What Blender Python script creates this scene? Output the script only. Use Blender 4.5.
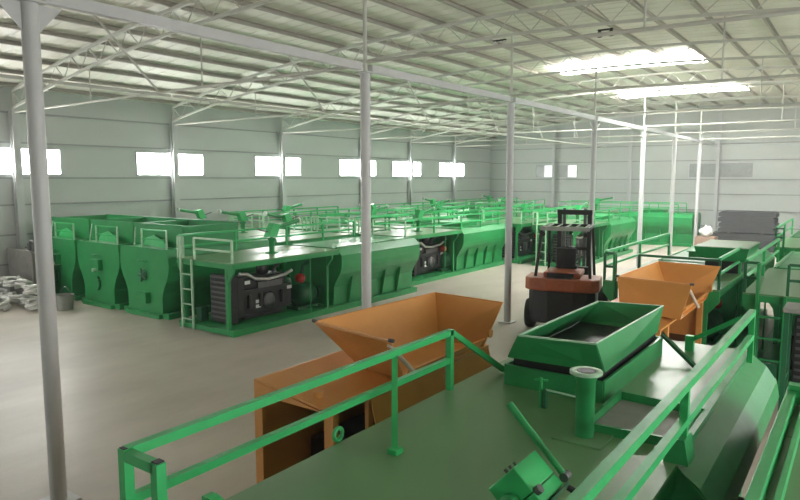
import bpy, bmesh, math, random
from mathutils import Vector, Matrix, noise
random.seed(7)
for o in list(bpy.data.objects): bpy.data.objects.remove(o)
S = bpy.context.scene
COL = S.collection
PI = math.pi

# ------------------------------------------------------------------ camera, world, exposure
PITCH, YAW = math.radians(6.32), math.radians(35.59)
cam_d = bpy.data.cameras.new('camera'); cam = bpy.data.objects.new('camera', cam_d); COL.objects.link(cam)
cam_d.sensor_width = 36.0; cam_d.lens = 36.0 * 650 / 800; cam_d.clip_start = 0.05; cam_d.clip_end = 300
cam.location = (0, 0, 3.4); cam.rotation_euler = (PI/2 - PITCH, 0, YAW)
S.camera = cam
S.view_settings.view_transform = 'Standard'; S.view_settings.look = 'None'
S.view_settings.gamma = 1.0; S.view_settings.use_curve_mapping = False
S.view_settings.exposure = 0.88
W = bpy.data.worlds.new('sky'); S.world = W; W.use_nodes = True
bg = W.node_tree.nodes['Background']; bg.inputs[0].default_value = (0.98, 0.985, 0.97, 1); bg.inputs[1].default_value = 6.0
WINDOW_LIGHT, SKYLIGHT_LIGHT = 19.0, 26.0
# the building (metres): X across the hall, Y along it
XL, XR, XC, YB, YF = -20.2, 6.7, -6.75, -7.0, 38.4
def portal(name, loc, rot, sx, sy):
    l = bpy.data.lights.new(name, 'AREA'); l.shape = 'RECTANGLE'; l.size = sx; l.size_y = sy
    l.cycles.is_portal = True
    o = bpy.data.objects.new(name, l); COL.objects.link(o); o.location = loc; o.rotation_euler = rot
portal('added_rear_door_portal', (-16.5, YB - 0.02, 2.0), (PI/2, 0, 0), 3.0, 4.0)  # unseen rear doorway, added to light the tank ends and left floor
portal('added_side_door_portal', (XR + 0.02, 6.5, 2.1), (PI/2, 0, PI/2), 6.4, 4.2)  # unseen side doorway, added and sized for light from the right

# ------------------------------------------------------------------ materials
MATS = {}
def mat(name, col, rough=0.5, metal=0.0, noise=0.0, nscale=6.0, col2=None, bump=0.0, bscale=40.0, emit=None, estr=0.0, spec=0.5, stretch=None, rvar=1):
    m = bpy.data.materials.new(name); m.use_nodes = True; MATS[name] = m
    nt = m.node_tree; b = nt.nodes['Principled BSDF']
    b.inputs['Base Color'].default_value = (*col, 1); b.inputs['Roughness'].default_value = rough
    b.inputs['Metallic'].default_value = metal; b.inputs['Specular IOR Level'].default_value = spec
    tc = nt.nodes.new('ShaderNodeTexCoord')
    src = tc.outputs['Object']
    if stretch:
        mp = nt.nodes.new('ShaderNodeMapping'); mp.inputs['Scale'].default_value = stretch
        nt.links.new(src, mp.inputs[0]); src = mp.outputs[0]
    if noise or col2:
        n = nt.nodes.new('ShaderNodeTexNoise'); n.inputs['Scale'].default_value = nscale; n.inputs['Detail'].default_value = 6
        n.inputs['Roughness'].default_value = 0.62
        nt.links.new(src, n.inputs['Vector'])
        r = nt.nodes.new('ShaderNodeValToRGB')
        c2 = col2 or tuple(c * (1 - noise) for c in col)
        r.color_ramp.elements[0].position = 0.28; r.color_ramp.elements[0].color = (*c2, 1)
        r.color_ramp.elements[1].position = 0.74; r.color_ramp.elements[1].color = (*col, 1)
        nt.links.new(n.outputs['Fac'], r.inputs[0]); nt.links.new(r.outputs[0], b.inputs['Base Color'])
        mr = nt.nodes.new('ShaderNodeMapRange'); mr.inputs['To Min'].default_value = min(1, rough + .12); mr.inputs['To Max'].default_value = max(.02, rough - .06)
        nt.links.new(n.outputs['Fac'], mr.inputs['Value'])
        if rvar: nt.links.new(mr.outputs[0], b.inputs['Roughness'])
    if bump:
        n2 = nt.nodes.new('ShaderNodeTexNoise'); n2.inputs['Scale'].default_value = bscale; n2.inputs['Detail'].default_value = 4
        nt.links.new(src, n2.inputs['Vector'])
        bp = nt.nodes.new('ShaderNodeBump'); bp.inputs['Strength'].default_value = bump; bp.inputs['Distance'].default_value = 0.01
        nt.links.new(n2.outputs['Fac'], bp.inputs['Height']); nt.links.new(bp.outputs[0], b.inputs['Normal'])
    if emit:
        b.inputs['Emission Color'].default_value = (*emit, 1); b.inputs['Emission Strength'].default_value = estr
    return m
mat('green', (0.026, 0.285, 0.084), 0.32, noise=0.18, nscale=2.5)
mat('green_deck', (0.140, 0.290, 0.130), 0.32, col2=(0.118, 0.255, 0.112), nscale=0.9, rvar=0)
mat('green_rail', (0.034, 0.430, 0.125), 0.36, noise=0.12, nscale=5)
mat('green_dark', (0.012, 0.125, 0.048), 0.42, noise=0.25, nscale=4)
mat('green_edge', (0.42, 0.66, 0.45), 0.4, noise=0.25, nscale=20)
mat('orange', (0.700, 0.320, 0.085), 0.45, col2=(0.62, 0.270, 0.068), nscale=2.2)
mat('fork_orange', (0.400, 0.100, 0.035), 0.42, noise=0.3, nscale=6)
mat('black', (0.012, 0.012, 0.012), 0.45, noise=0.3, nscale=9)
mat('engine_black', (0.018, 0.019, 0.020), 0.32, noise=0.3, nscale=12)
mat('rubber', (0.020, 0.020, 0.019), 0.8, noise=0.35, nscale=20, bump=0.2, bscale=60)
mat('silver', (0.66, 0.66, 0.64), 0.28, metal=0.9, noise=0.15, nscale=15)
mat('iron', (0.15, 0.15, 0.15), 0.45, metal=0.6, noise=0.3, nscale=12)
mat('red', (0.45, 0.035, 0.02), 0.4, noise=0.2)
mat('white', (0.75, 0.76, 0.74), 0.5, noise=0.12, nscale=10)
mat('hose_white', (0.74, 0.74, 0.71), 0.5, col2=(0.50, 0.50, 0.48), nscale=7)
mat('steel_paint', (0.50, 0.51, 0.51), 0.45, noise=0.1, nscale=3)
mat('truss_paint', (0.54, 0.54, 0.49), 0.5, noise=0.12, nscale=3)
mat('purlin_paint', (0.40, 0.38, 0.32), 0.55, noise=0.15, nscale=3)
mat('roof_sheet', (0.76, 0.74, 0.66), 0.5, col2=(0.70, 0.685, 0.60), nscale=0.7)
mat('wall_panel', (0.47, 0.50, 0.485), 0.5, col2=(0.43, 0.455, 0.43), nscale=0.5)
mat('girt_paint', (0.30, 0.31, 0.305), 0.55, noise=0.1)
mat('concrete', (0.52, 0.465, 0.40), 0.40, col2=(0.37, 0.33, 0.28), nscale=0.8, bump=0.25, bscale=22, stretch=(1, 0.45, 1))
mat('grey_plate', (0.065, 0.068, 0.072), 0.45, noise=0.25, nscale=3)
mat('crate_grey', (0.24, 0.23, 0.215), 0.7, noise=0.3, nscale=4)
mat('grey_worn', (0.26, 0.27, 0.24), 0.5, noise=0.25, nscale=4)
mat('wood_pale', (0.52, 0.42, 0.32), 0.6, noise=0.2, nscale=8)
mat('carton', (0.38, 0.26, 0.20), 0.7, noise=0.2, nscale=8)
mat('pane_lit', (0.8, 0.8, 0.8), 0.3, emit=(1.0, 1.0, 0.965), estr=WINDOW_LIGHT)
mat('skylight_sheet', (0.8, 0.8, 0.8), 0.4, emit=(1.0, 1.0, 0.965), estr=SKYLIGHT_LIGHT)
mat('pane_dull', (0.33, 0.345, 0.34), 0.25, noise=0.1)
mat('pane_half', (0.6, 0.6, 0.6), 0.3, emit=(0.95, 0.98, 1.0), estr=0.45)
mat('lamp_glass', (0.8, 0.8, 0.75), 0.15)

# ------------------------------------------------------------------ mesh builder
class MB:
    def __init__(s): s.v = []; s.f = []; s.sm = []
    def add(s, vs, fs, smooth=False):
        b = len(s.v); s.v += [tuple(v) for v in vs]
        for f in fs: s.f.append([i + b for i in f]); s.sm.append(smooth)
        return s
    def box(s, x0, x1, y0, y1, z0, z1, M=None):
        vs = [Vector((x, y, z)) for z in (z0, z1) for y in (y0, y1) for x in (x0, x1)]
        if M: vs = [M @ v for v in vs]
        return s.add(vs, [(0,2,3,1),(4,5,7,6),(0,1,5,4),(2,6,7,3),(0,4,6,2),(1,3,7,5)])
    def frame(s, p, q):
        d = (Vector(q) - Vector(p)).normalized()
        u = Vector((0,0,1)) if abs(d.z) < 0.95 else Vector((0,1,0))
        a = d.cross(u).normalized(); b = a.cross(d).normalized()
        return d, a, b
    def beam(s, p, q, w, h=None):
        h = h or w; d, a, b = s.frame(p, q); vs = []
        for c in (Vector(p), Vector(q)):
            for i, j in ((-1,-1),(1,-1),(1,1),(-1,1)): vs.append(c + a*(i*w/2) + b*(j*h/2))
        return s.add(vs, [(3,2,1,0),(4,5,6,7),(0,1,5,4),(1,2,6,5),(2,3,7,6),(3,0,4,7)])
    def tube(s, p, q, r, n=12, r2=None, caps=True):
        r2 = r if r2 is None else r2
        d, a, b = s.frame(p, q); vs = []
        for c, rr in ((Vector(p), r), (Vector(q), r2)):
            for i in range(n):
                t = 2*PI*i/n; vs.append(c + a*(rr*math.cos(t)) + b*(rr*math.sin(t)))
        s.add(vs, [(i, (i+1) % n, n+(i+1) % n, n+i) for i in range(n)], True)
        if caps:
            s.add(vs[:n], [tuple(range(n))[::-1]]); s.add(vs[n:], [tuple(range(n))])
        return s
    def path(s, pts, r, n=8, closed=False):
        P = [Vector(p) for p in pts]; N = len(P); vs = []
        up = Vector((0,0,1))
        for i in range(N):
            if closed: d = P[(i+1) % N] - P[i-1]
            else: d = P[min(i+1, N-1)] - P[max(i-1, 0)]
            d.normalize()
            u = up if abs(d.z) < 0.92 else Vector((1,0,0.01))
            a = d.cross(u).normalized(); b = a.cross(d).normalized()
            for k in range(n):
                t = 2*PI*k/n; vs.append(P[i] + a*(r*math.cos(t)) + b*(r*math.sin(t)))
        fs = []
        for i in range(N if closed else N-1):
            for k in range(n):
                j = (i+1) % N
                fs.append((i*n+k, i*n+(k+1) % n, j*n+(k+1) % n, j*n+k))
        s.add(vs, fs, True)
        if not closed: s.add(vs[:n], [tuple(range(n))[::-1]]); s.add(vs[-n:], [tuple(range(n))])
        return s
    def prism(s, prof, y0, y1, axis='y'):
        """profile [(a,b)..] extruded; axis y: (x,z) ; x: (y,z) ; z: (x,y)"""
        n = len(prof); vs = []
        for c in (y0, y1):
            for a, b in prof:
                vs.append((a, c, b) if axis == 'y' else (c, a, b) if axis == 'x' else (a, b, c))
        fs = [(i, (i+1) % n, n+(i+1) % n, n+i) for i in range(n)] + [tuple(range(n))[::-1], tuple(range(n, 2*n))]
        return s.add(vs, fs)
    def sheet(s, poly, th):
        """a plate of thickness th from a planar polygon"""
        P = [Vector(p) for p in poly]; n = len(P)
        nr = (P[1]-P[0]).cross(P[2]-P[0]).normalized() * (th/2)
        vs = [p + nr for p in P] + [p - nr for p in P]
        fs = [tuple(range(n)), tuple(range(n, 2*n))[::-1]] + [(i, n+i, n+(i+1) % n, (i+1) % n) for i in range(n)]
        return s.add(vs, fs)
    def lathe(s, prof, c=(0,0,0), axis='z', n=20):
        vs = []
        for r, h in prof:
            for i in range(n):
                t = 2*PI*i/n; a, b = r*math.cos(t), r*math.sin(t)
                p = (a, b, h) if axis == 'z' else (h, a, b) if axis == 'x' else (a, h, b)
                vs.append((p[0]+c[0], p[1]+c[1], p[2]+c[2]))
        m = len(prof); fs = []
        for j in range(m-1):
            for i in range(n): fs.append((j*n+i, j*n+(i+1) % n, (j+1)*n+(i+1) % n, (j+1)*n+i))
        s.add(vs, fs, True); s.add(vs[:n], [tuple(range(n))[::-1]]); s.add(vs[-n:], [tuple(range(n))])
        return s
    def build(s, name, m, parent=None, bevel=0.0):
        me = bpy.data.meshes.new(name); me.from_pydata(s.v, [], s.f)
        me.polygons.foreach_set('use_smooth', s.sm)
        bm = bmesh.new(); bm.from_mesh(me); bmesh.ops.recalc_face_normals(bm, faces=bm.faces); bm.to_mesh(me); bm.free()
        me.materials.append(MATS[m]); me.update()
        o = bpy.data.objects.new(name, me); COL.objects.link(o)
        if parent: o.parent = parent
        if bevel:
            b = o.modifiers.new('edge', 'BEVEL'); b.width = bevel; b.segments = 2; b.limit_method = 'ANGLE'
        return o
def tag(o, label=None, cat=None, group=None, kind=None):
    if label: o['label'] = label
    if cat: o['category'] = cat
    if group: o['group'] = group
    if kind: o['kind'] = kind
    return o
def thing(name, label, cat, loc=(0,0,0), rz=0.0, group=None):
    o = bpy.data.objects.new(name, None); COL.objects.link(o); o.location = loc; o.rotation_euler = (0,0,rz)
    o.empty_display_size = 0.2
    return tag(o, label, cat, group)
KIDS = {}
def copy_tree(o, loc=None, rz=None, label=None, group=None, parent=None, skip=()):
    c = o.copy(); COL.objects.link(c)
    if parent: c.parent = parent
    if loc is not None: c.location = loc
    if rz is not None: c.rotation_euler = (0,0,rz)
    if label: c['label'] = label
    if group: c['group'] = group
    for ch in [k for k in ALLKIDS.get(o.name, [])]:
        if ch.name.split('.')[0] in skip: continue
        copy_tree(ch, parent=c)
    return c
ALLKIDS = {}
def index_kids():
    ALLKIDS.clear()
    for o in bpy.data.objects:
        if o.parent: ALLKIDS.setdefault(o.parent.name, []).append(o)

# ------------------------------------------------------------------ the hall
def zch(x): return 7.10 - 1.27*((x - XC)/(XR - XC))**2          # truss top chord
def zroof(x): return zch(x) + 0.15
WALLY = [3.67, 8.96, 14.25, 19.51, 24.86, 28.97, 33.56]          # wall columns = trusses
COLY  = [3.225, 8.46, 13.80, 19.42, 24.70, 29.42, 34.50]          # columns of the middle row
tag(MB().box(XL-0.3, XR+6, YB-8, YF+0.3, -0.2, 0).build('floor', 'concrete'), kind='structure')
def wall_with_windows(name, m, fixed, lo, hi, zt, wins, axis, th=0.12):
    """wins: (a0,a1,z0,z1); axis 'x' = wall in plane X=fixed running along Y"""
    mb = MB()
    def blk(a0, a1, z0, z1):
        if axis == 'x': mb.box(min(fixed, fixed+th), max(fixed, fixed+th), a0, a1, z0, z1)
        else: mb.box(a0, a1, min(fixed, fixed+th), max(fixed, fixed+th), z0, z1)
    zs = (wins[0][2], wins[0][3])
    blk(lo, hi, 0, zs[0]); blk(lo, hi, zs[1], zt)
    a = lo
    for w in sorted(wins):
        blk(a, w[0], *zs); a = w[1]
    blk(a, hi, *zs)
    return tag(mb.build(name, m), kind='structure')
WZ = (3.47, 4.30)
left_w = [(8.62-2.7+0.25-2.7, 6.1-0.2, *WZ)] 
left_w = [(2.3, 5.0, *WZ), (7.6, 10.34, *WZ), (12.84, 15.63, *WZ), (18.11, 20.78, *WZ), (23.32, 26.15, *WZ), (27.5, 30.22, *WZ), (32.09, 34.99, *WZ), (-3.0, -0.3, *WZ)]
right_w = list(left_w)
wl = wall_with_windows('wall_left', 'wall_panel', XL, YB, YF, zroof(XL), left_w, 'x', -0.12)
mb = MB()                                                             # unseen side wall; large open doorway added to let in light
mb.box(XR, XR+0.12, YB, 3.3, 0, 3.47).box(XR, XR+0.12, 9.7, YF, 0, 3.47).box(XR, XR+0.12, 3.3, 9.7, 4.2, zroof(XR))
mb.box(XR, XR+0.12, YB, 3.3, 4.30, zroof(XR)).box(XR, XR+0.12, 9.7, YF, 4.30, zroof(XR)); a_ = YB
right_w = [w for w in sorted(right_w) if w[1] < 3.3 or w[0] > 9.7]
for w in right_w:
    if a_ < 3.3 < w[0]: mb.box(XR, XR+0.12, a_, 3.3, *WZ); a_ = 9.7
    mb.box(XR, XR+0.12, a_, w[0], *WZ); a_ = w[1]
mb.box(XR, XR+0.12, a_, YF, *WZ)
wr = tag(mb.build('wall_right', 'wall_panel'), kind='structure')
mb = MB(); mb.box(XL, -18, YB-0.12, YB, 0, zroof(XL)).box(-15, XR, YB-0.12, YB, 0, zroof(XL)).box(-18, -15, YB-0.12, YB, 4.0, zroof(XL))  # unseen rear wall; its doorway is added for the light
wb = tag(mb.build('wall_back', 'wall_panel'), kind='structure')
far_w = [(-17.05, -15.85, 3.40, 4.22), (-15.55, -14.30, 3.40, 4.22), (-8.05, -4.85, 3.40, 4.22)]
wf = wall_with_windows('wall_far', 'wall_panel', YF, XL, XR, zroof(XL), far_w, 'y', 0.12)
g = MB(); N = 32                                                       # the gable above the far wall
pts = [(XL + (XR-XL)*i/N, zroof(XL + (XR-XL)*i/N)) for i in range(N+1)] + [(XR, zroof(XL)-0.01), (XL, zroof(XL)-0.01)]
g.prism(pts, YF, YF+0.12).build('gable_panel', 'wall_panel', wf)
MB().prism(pts, YB-0.12, YB).build('gable_panel', 'wall_panel', wb)
wn = 0
def window(a0, a1, z0, z1, fixed, axis, panes):
    global wn; wn += 1
    mb = MB(); t = 0.05
    def bx(m_, b0, b1, c0, c1, d0, d1):
        if axis == 'x': m_.box(fixed+min(d0,d1), fixed+max(d0,d1), b0, b1, c0, c1)
        else: m_.box(b0, b1, fixed+min(d0,d1), fixed+max(d0,d1), c0, c1)
    sg = 1 if (axis == 'x' and fixed < 0) else -1
    for r in ((a0, a1, z0, z0+t), (a0, a1, z1-t, z1), (a0, a0+t, z0+t, z1-t), (a1-t, a1, z0+t, z1-t)): bx(mb, *r, -0.08*sg, 0.03*sg)
    f = tag(mb.build('window_%d' % wn, 'steel_paint'), kind='structure')
    n = len(panes)
    for i, m_ in enumerate(panes):
        p = MB(); b0 = a0+t + (a1-a0-2*t)*i/n; b1 = a0+t + (a1-a0-2*t)*(i+1)/n
        bx(p, b0, b1, z0+t, z1-t, -0.05*sg, -0.035*sg); p.build('pane', m_, f)
        if i: q = MB(); bx(q, b0-0.02, b0+0.02, z0+t, z1-t, -0.06*sg, 0.01*sg); q.build('mullion', 'steel_paint', f)
for w in left_w: window(*w, XL, 'x', ('pane_lit', 'pane_lit'))
for w in right_w: window(*w, XR, 'x', ('pane_lit', 'pane_lit'))
window(*far_w[0], YF, 'y', ('pane_dull', 'pane_half')); window(*far_w[1], YF, 'y', ('pane_dull', 'pane_half'))
window(*far_w[2], YF, 'y', ('pane_dull', 'pane_dull'))
# girts and wall columns
for z in (0.9, 1.75, 2.62, 3.40, 4.42, 5.28):
    MB().box(XL, XL+0.05, YB, YF, z-0.025, z+0.025).build('girt', 'girt_paint', wl)
    MB().box(XL+0.06, XR-0.06, YF-0.05, YF, z-0.025-0.08, z+0.025-0.08).build('girt', 'girt_paint', wf)
    MB().box(XR-0.05, XR, 9.8, YF, z-0.025, z+0.025).build('girt', 'girt_paint', wr)
def h_section(x, y, z0, z1, w, along):
    m = MB(); t = 0.022
    if along == 'x':   # web along x
        m.box(x-w/2, x-w/2+t, y-w/2, y+w/2, z0, z1).box(x+w/2-t, x+w/2, y-w/2, y+w/2, z0, z1).box(x-w/2+t, x+w/2-t, y-t/2, y+t/2, z0, z1)
    else:
        m.box(x-w/2, x+w/2, y-w/2, y-w/2+t, z0, z1).box(x-w/2, x+w/2, y+w/2-t, y+w/2, z0, z1).box(x-t/2, x+t/2, y-w/2+t, y+w/2-t, z0, z1)
    return m
for i, y in enumerate(WALLY):
    for x, s in ((XL+0.18, 1), (XR-0.18, -1)):
        tag(h_section(x, y, 0, zch(x)-0.5, 0.2, 'x').build('wall_column', 'steel_paint'), 'light grey steel column standing against the %s wall' % ('window' if s > 0 else 'opposite side'), 'column', 'columns along the side walls')
for x in (-15.75, -11.15, -6.55, -1.9, 2.6):
    tag(h_section(x, YF-0.18, 0, zch(x)-0.1, 0.16, 'y').build('gable_post', 'steel_paint'), 'slim grey steel post standing against the plain end wall', 'column', 'posts along the end wall')
# roof sheet with trapezoid ribs across, purlins, skylights
mb = MB(); NX = 28; rib = 0.42; y = YB
prof = []
while y < YF:
    prof += [(y, 0.0), (y+0.30, 0.0), (y+0.33, 0.015), (y+0.39, 0.015)]; y += rib
prof.append((YF+0.1, 0.0)); M_ = len(prof); vs = []
for i in range(NX+1):
    x = XL-0.3 + (XR-XL+0.6)*i/NX
    for (yy, dz) in prof: vs.append((x, yy, zroof(x)+dz))
mb.add(vs, [(i*M_+k, i*M_+k+1, (i+1)*M_+k+1, (i+1)*M_+k) for i in range(NX) for k in range(M_-1)])
ceil = tag(mb.build('ceiling', 'roof_sheet'), kind='structure')
sol = ceil.modifiers.new('thick', 'SOLIDIFY'); sol.thickness = 0.06; sol.offset = 1
px = XL + 0.45
while px < XR - 0.2:
    z = zroof(px) - 0.005
    m = MB(); m.box(px-0.035, px-0.025, YB, YF, z-0.10, z).box(px-0.025, px+0.03, YB, YF, z-0.10, z-0.09).box(px-0.025, px+0.035, YB, YF, z-0.012, z)
    m.build('purlin', 'purlin_paint', ceil); px += 1.1
sk = 0
for (y0, y1, x0, x1) in ((21.6, 23.0, -9.1, -4.4), (30.0, 31.2, -9.4, -4.3)):
    m = MB(); n = 8
    for i in range(n):
        xa, xb = x0+(x1-x0)*i/n, x0+(x1-x0)*(i+1)/n
        za, zb = zroof(xa)-0.13, zroof(xb)-0.13
        m.add([(xa,y0,za),(xb,y0,zb),(xb,y1,zb),(xa,y1,za),(xa,y0,za+.02),(xb,y0,zb+.02),(xb,y1,zb+.02),(xa,y1,za+.02)], [(0,3,2,1),(4,5,6,7),(0,1,5,4),(2,3,7,6),(0,4,7,3),(1,2,6,5)])
    m.build('skylight_panel', 'skylight_sheet', ceil)
# arched trusses
def truss(i):
    yw, yc = WALLY[i], COLY[i]
    def Y(x): return yc + (yw - yc) * min(1.0, abs(x - XC)/(XC-XL) if x < XC else abs(x-XC)/(XR-XC))
    t = thing('roof_truss', TR_LAB[i], 'truss', (XC, yc, 0), 0, 'arched roof trusses')
    def P(x, z): return (x - XC, Y(x) - yc, z)
    x0, x1 = XL+0.22, XR-0.22; n = 60
    xs = [x0 + (x1-x0)*k/n for k in range(n+1)]
    m = MB()
    for a, b in zip(xs, xs[1:]): m.beam(P(a, zch(a)), P(b, zch(b)), 0.07, 0.07)
    m.build('top_chord', 'truss_paint', t); m = MB()
    for a, b in zip(xs, xs[1:]): m.beam(P(a, zch(a)-0.47), P(b, zch(b)-0.47), 0.06, 0.06)
    m.build('bottom_chord', 'truss_paint', t)
    ww = (x1-x0)/n
    for k in range(n):
        a, b = xs[k], xs[k+1]
        if k % 2: MB().beam(P(a, zch(a)-0.45), P(b, zch(b)-0.02), 0.018).build('web_bar', 'truss_paint', t)
        else: MB().beam(P(a, zch(a)-0.02), P(b, zch(b)-0.45), 0.018).build('web_bar', 'truss_paint', t)
    for x in (x0, x1): MB().beam(P(x, zch(x)-0.5), P(x, zch(x)), 0.07).build('end_post', 'truss_paint', t)
    for a, b in ((x0, XC), (XC, x1)): MB().tube(P(a, 5.27), P(b, 5.22), 0.028, 8).build('tie_rod', 'truss_paint', t)
    for x in (-15.6, -11.1, -2.4, 2.1):
        MB().tube(P(x, 5.24), P(x, zch(x)-0.47), 0.016, 6).build('hanger_rod', 'truss_paint', t)
    return t
ordn = ['first', 'second', 'third', 'fourth', 'fifth', 'sixth']
TR_LAB = ['arched roof truss over the gusseted grey column on the open floor', 'arched roof truss over the column that rises behind the orange hopper', 'arched roof truss over the column beside the forklift'] + ['pale arched roof truss farther on, before the end wall'] * 4
for i in range(7): truss(i)
# middle row of columns
near_col = ['grey steel column carrying the roof in the middle row of the hall'] * 7
near_col[1] = 'light grey steel column rising behind the orange hopper beside the engine machine'
near_col[2] = 'grey steel column standing on the open floor beside the forklift'
near_col[0] = 'thick grey steel column on the open floor, with triangular gussets at its head'
for i, y in enumerate(COLY):
    t = thing('steel_column', near_col[i], 'column', (XC, y, 0), 0, 'steel columns of the middle row')
    m = MB(); r = 0.082
    m.tube((0,0,0.02), (0,0,5.09), r, 20); m.build('shaft', 'steel_paint', t)
    MB().box(-0.16, 0.16, -0.16, 0.16, 0, 0.02).build('base_plate', 'steel_paint', t)
    MB().box(-0.12, 0.12, -0.12, 0.12, 5.09, 5.11).build('cap_plate', 'steel_paint', t)
    MB().tube((0,0,5.11), (0,0,zch(XC)-0.47), 0.032, 8).build('upper_post', 'truss_paint', t)
    for s in (-1, 1):
        if i < 1: MB().prism([(s*0.08, 5.09), (s*0.32, 5.09), (s*0.08, 4.82)], -0.006, 0.006, 'x').build('gusset', 'steel_paint', t)
        if i > 2: MB().tube((0, s*0.07, 4.80), (0, s*0.60, 5.14), 0.018, 6).build('knee_brace', 'truss_paint', t)
n_ = 0
YS = [YB] + COLY + [YF]
for a, b in zip(YS, YS[1:]):
    n_ += 1
    tag(MB().box(XC-0.05, XC+0.05, a+0.13, b-0.13, 5.12, 5.24).build('trim_%d' % n_, 'steel_paint'), kind='structure')
for X_ in (-12.6,):
    for a, b in zip([YB]+WALLY, WALLY+[YF]):
        n_ += 1
        u = abs(X_-XC)/(XC-XL)
        tag(MB().tube((X_, a+0.03, 5.20), (X_, b-0.03, 5.20), 0.03, 8).build('trim_%d' % n_, 'truss_paint'), kind='structure')
    for k, (yw, yc) in enumerate(zip(WALLY, COLY)):
        y = yc + (yw-yc)*abs(X_-XC)/(XC-XL)
        for s in (-1,):
            tag(MB().tube((X_, y+s*0.06, 5.26), (X_, y+s*1.65, zroof(X_)-0.2), 0.026, 8).build('roof_brace', 'truss_paint'), 'thin sloping brace from the tie rod up to the roof purlins', 'brace', 'sloping roof braces')
for (x, y, z) in ((-7.06, 13.80, 6.52), (-4.65, 13.86, 6.46)):
    t = thing('twin_floodlight', 'small twin-headed lamp clamped under the roof truss, %s' % ('pale heads' if x < -6 else 'dark heads'), 'lamp', (x, y, z))
    MB().box(-0.16, 0.16, -0.02, 0.02, 0.0, 0.03).build('bracket', 'black', t)
    for s in (-1, 1):
        h = MB().lathe([(0.02, 0.0), (0.05, -0.03), (0.075, -0.10)], (s*0.12, 0, 0)).build('lamp_head', 'white' if x < -6 else 'black', t)
        MB().lathe([(0.068, -0.10), (0.05, -0.125), (0.02, -0.135)], (s*0.12, 0, 0)).build('lens', 'lamp_glass' if x < -6 else 'iron', h)

# ------------------------------------------------------------------ hydroseeding machine
HW = 0.95; ZD = 1.60; LN = 7.0; YT = 3.45
KEG = [(0.74, 0.12), (0.76, 0.60), (0.86, 0.80), (0.97, 0.96), (1.02, 1.10), (1.03, 1.20), (1.03, 1.44), (0.86, 1.62)]
KEG2 = [(0.72, 0.12), (0.72, 0.48), (0.75, 0.62), (0.83, 0.80), (0.92, 0.94), (0.99, 1.10), (1.02, 1.28), (1.01, 1.48), (0.97, 1.68), (0.95, 1.70)]
def keg(k=KEG): return [(x, z) for x, z in k] + [(-x, z) for x, z in reversed(k)]
def sq_rail(t, pts_top, posts, mid=True, zt=2.10, zm=1.85, w=0.05, m='green_rail', z0=ZD):
    for (p, q) in pts_top:
        MB().beam((*p, zt), (*q, zt), w).build('top_rail', m, t)
        if mid: MB().beam((*p, zm), (*q, zm), w*0.85).build('mid_rail', m, t)
    for p in posts: MB().beam((*p, z0), (*p, zt-w/2), w).build('rail_post', m, t)
def engine(t, x=0.0, y=0.45):
    e = thing('engine', None, None, (x+0.04, y, 0.14)); e.parent = t; e.scale = (1.0, 1.12, 1.14)
    m = MB(); m.box(-0.34, 0.34, 0.25, 1.65, 0.12, 0.62).box(-0.28, 0.28, 0.35, 1.55, 0.62, 0.86).box(-0.22, 0.22, 0.4, 1.5, 0.0, 0.12)
    m.build('engine_block', 'engine_black', e, 0.02)
    MB().box(0.29, 0.33, 0.70, 1.40, 0.58, 0.74).build('valve_cover', 'iron', e, 0.01)
    for k in range(4): MB().tube((0.36, 0.45+0.3*k, 0.25), (0.36, 0.45+0.3*k, 0.52), 0.045, 10).build('filter_can', 'engine_black', e)
    m = MB(); m.box(-0.28, 0.46, -0.08, 0.06, 0.02, 0.96); m.build('radiator', 'engine_black', e, 0.01)
    m = MB()
    for k in range(9): m.box(-0.25, 0.43, -0.10, -0.085, 0.10+k*0.10, 0.135+k*0.10)
    m.build('radiator_grille', 'iron', e)
    MB().box(-0.28, 0.44, 0.08, 0.24, 0.10, 0.92).build('fan_cowl', 'black', e, 0.02)
    MB().path([(0.42, 0.15, 0.98), (0.42, 0.35, 0.96), (0.42, 0.55, 0.84), (0.42, 0.9, 0.80), (0.42, 1.4, 0.84), (0.40, 1.62, 0.90)], 0.035, 10).build('intake_pipe', 'silver', e)
    MB().lathe([(0.10, 0), (0.14, 0.03), (0.14, 0.22), (0.08, 0.26)], (0.05, 1.05, 0.86)).build('air_filter', 'engine_black', e)
    MB().path([(0.05, 1.35, 0.86), (0.08, 1.40, 0.98), (0.2, 1.45, 1.08), (0.3, 1.5, 1.10)], 0.04, 10).build('exhaust_pipe', 'iron', e)
    for (yy, zz) in ((0.62, 0.20), (0.62, 0.30), (1.52, 0.48), (0.34, 0.72)):
        MB().box(0.335, 0.345, yy, yy+0.14, zz+0.02, zz+0.09).build('label_plate', 'white', e)
    MB().lathe([(0.05, 0), (0.16, 0.02), (0.16, 0.06), (0.05, 0.08)], (0.345, 0.95, 0.35), 'x').build('pulley', 'iron', e)
    return e
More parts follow.
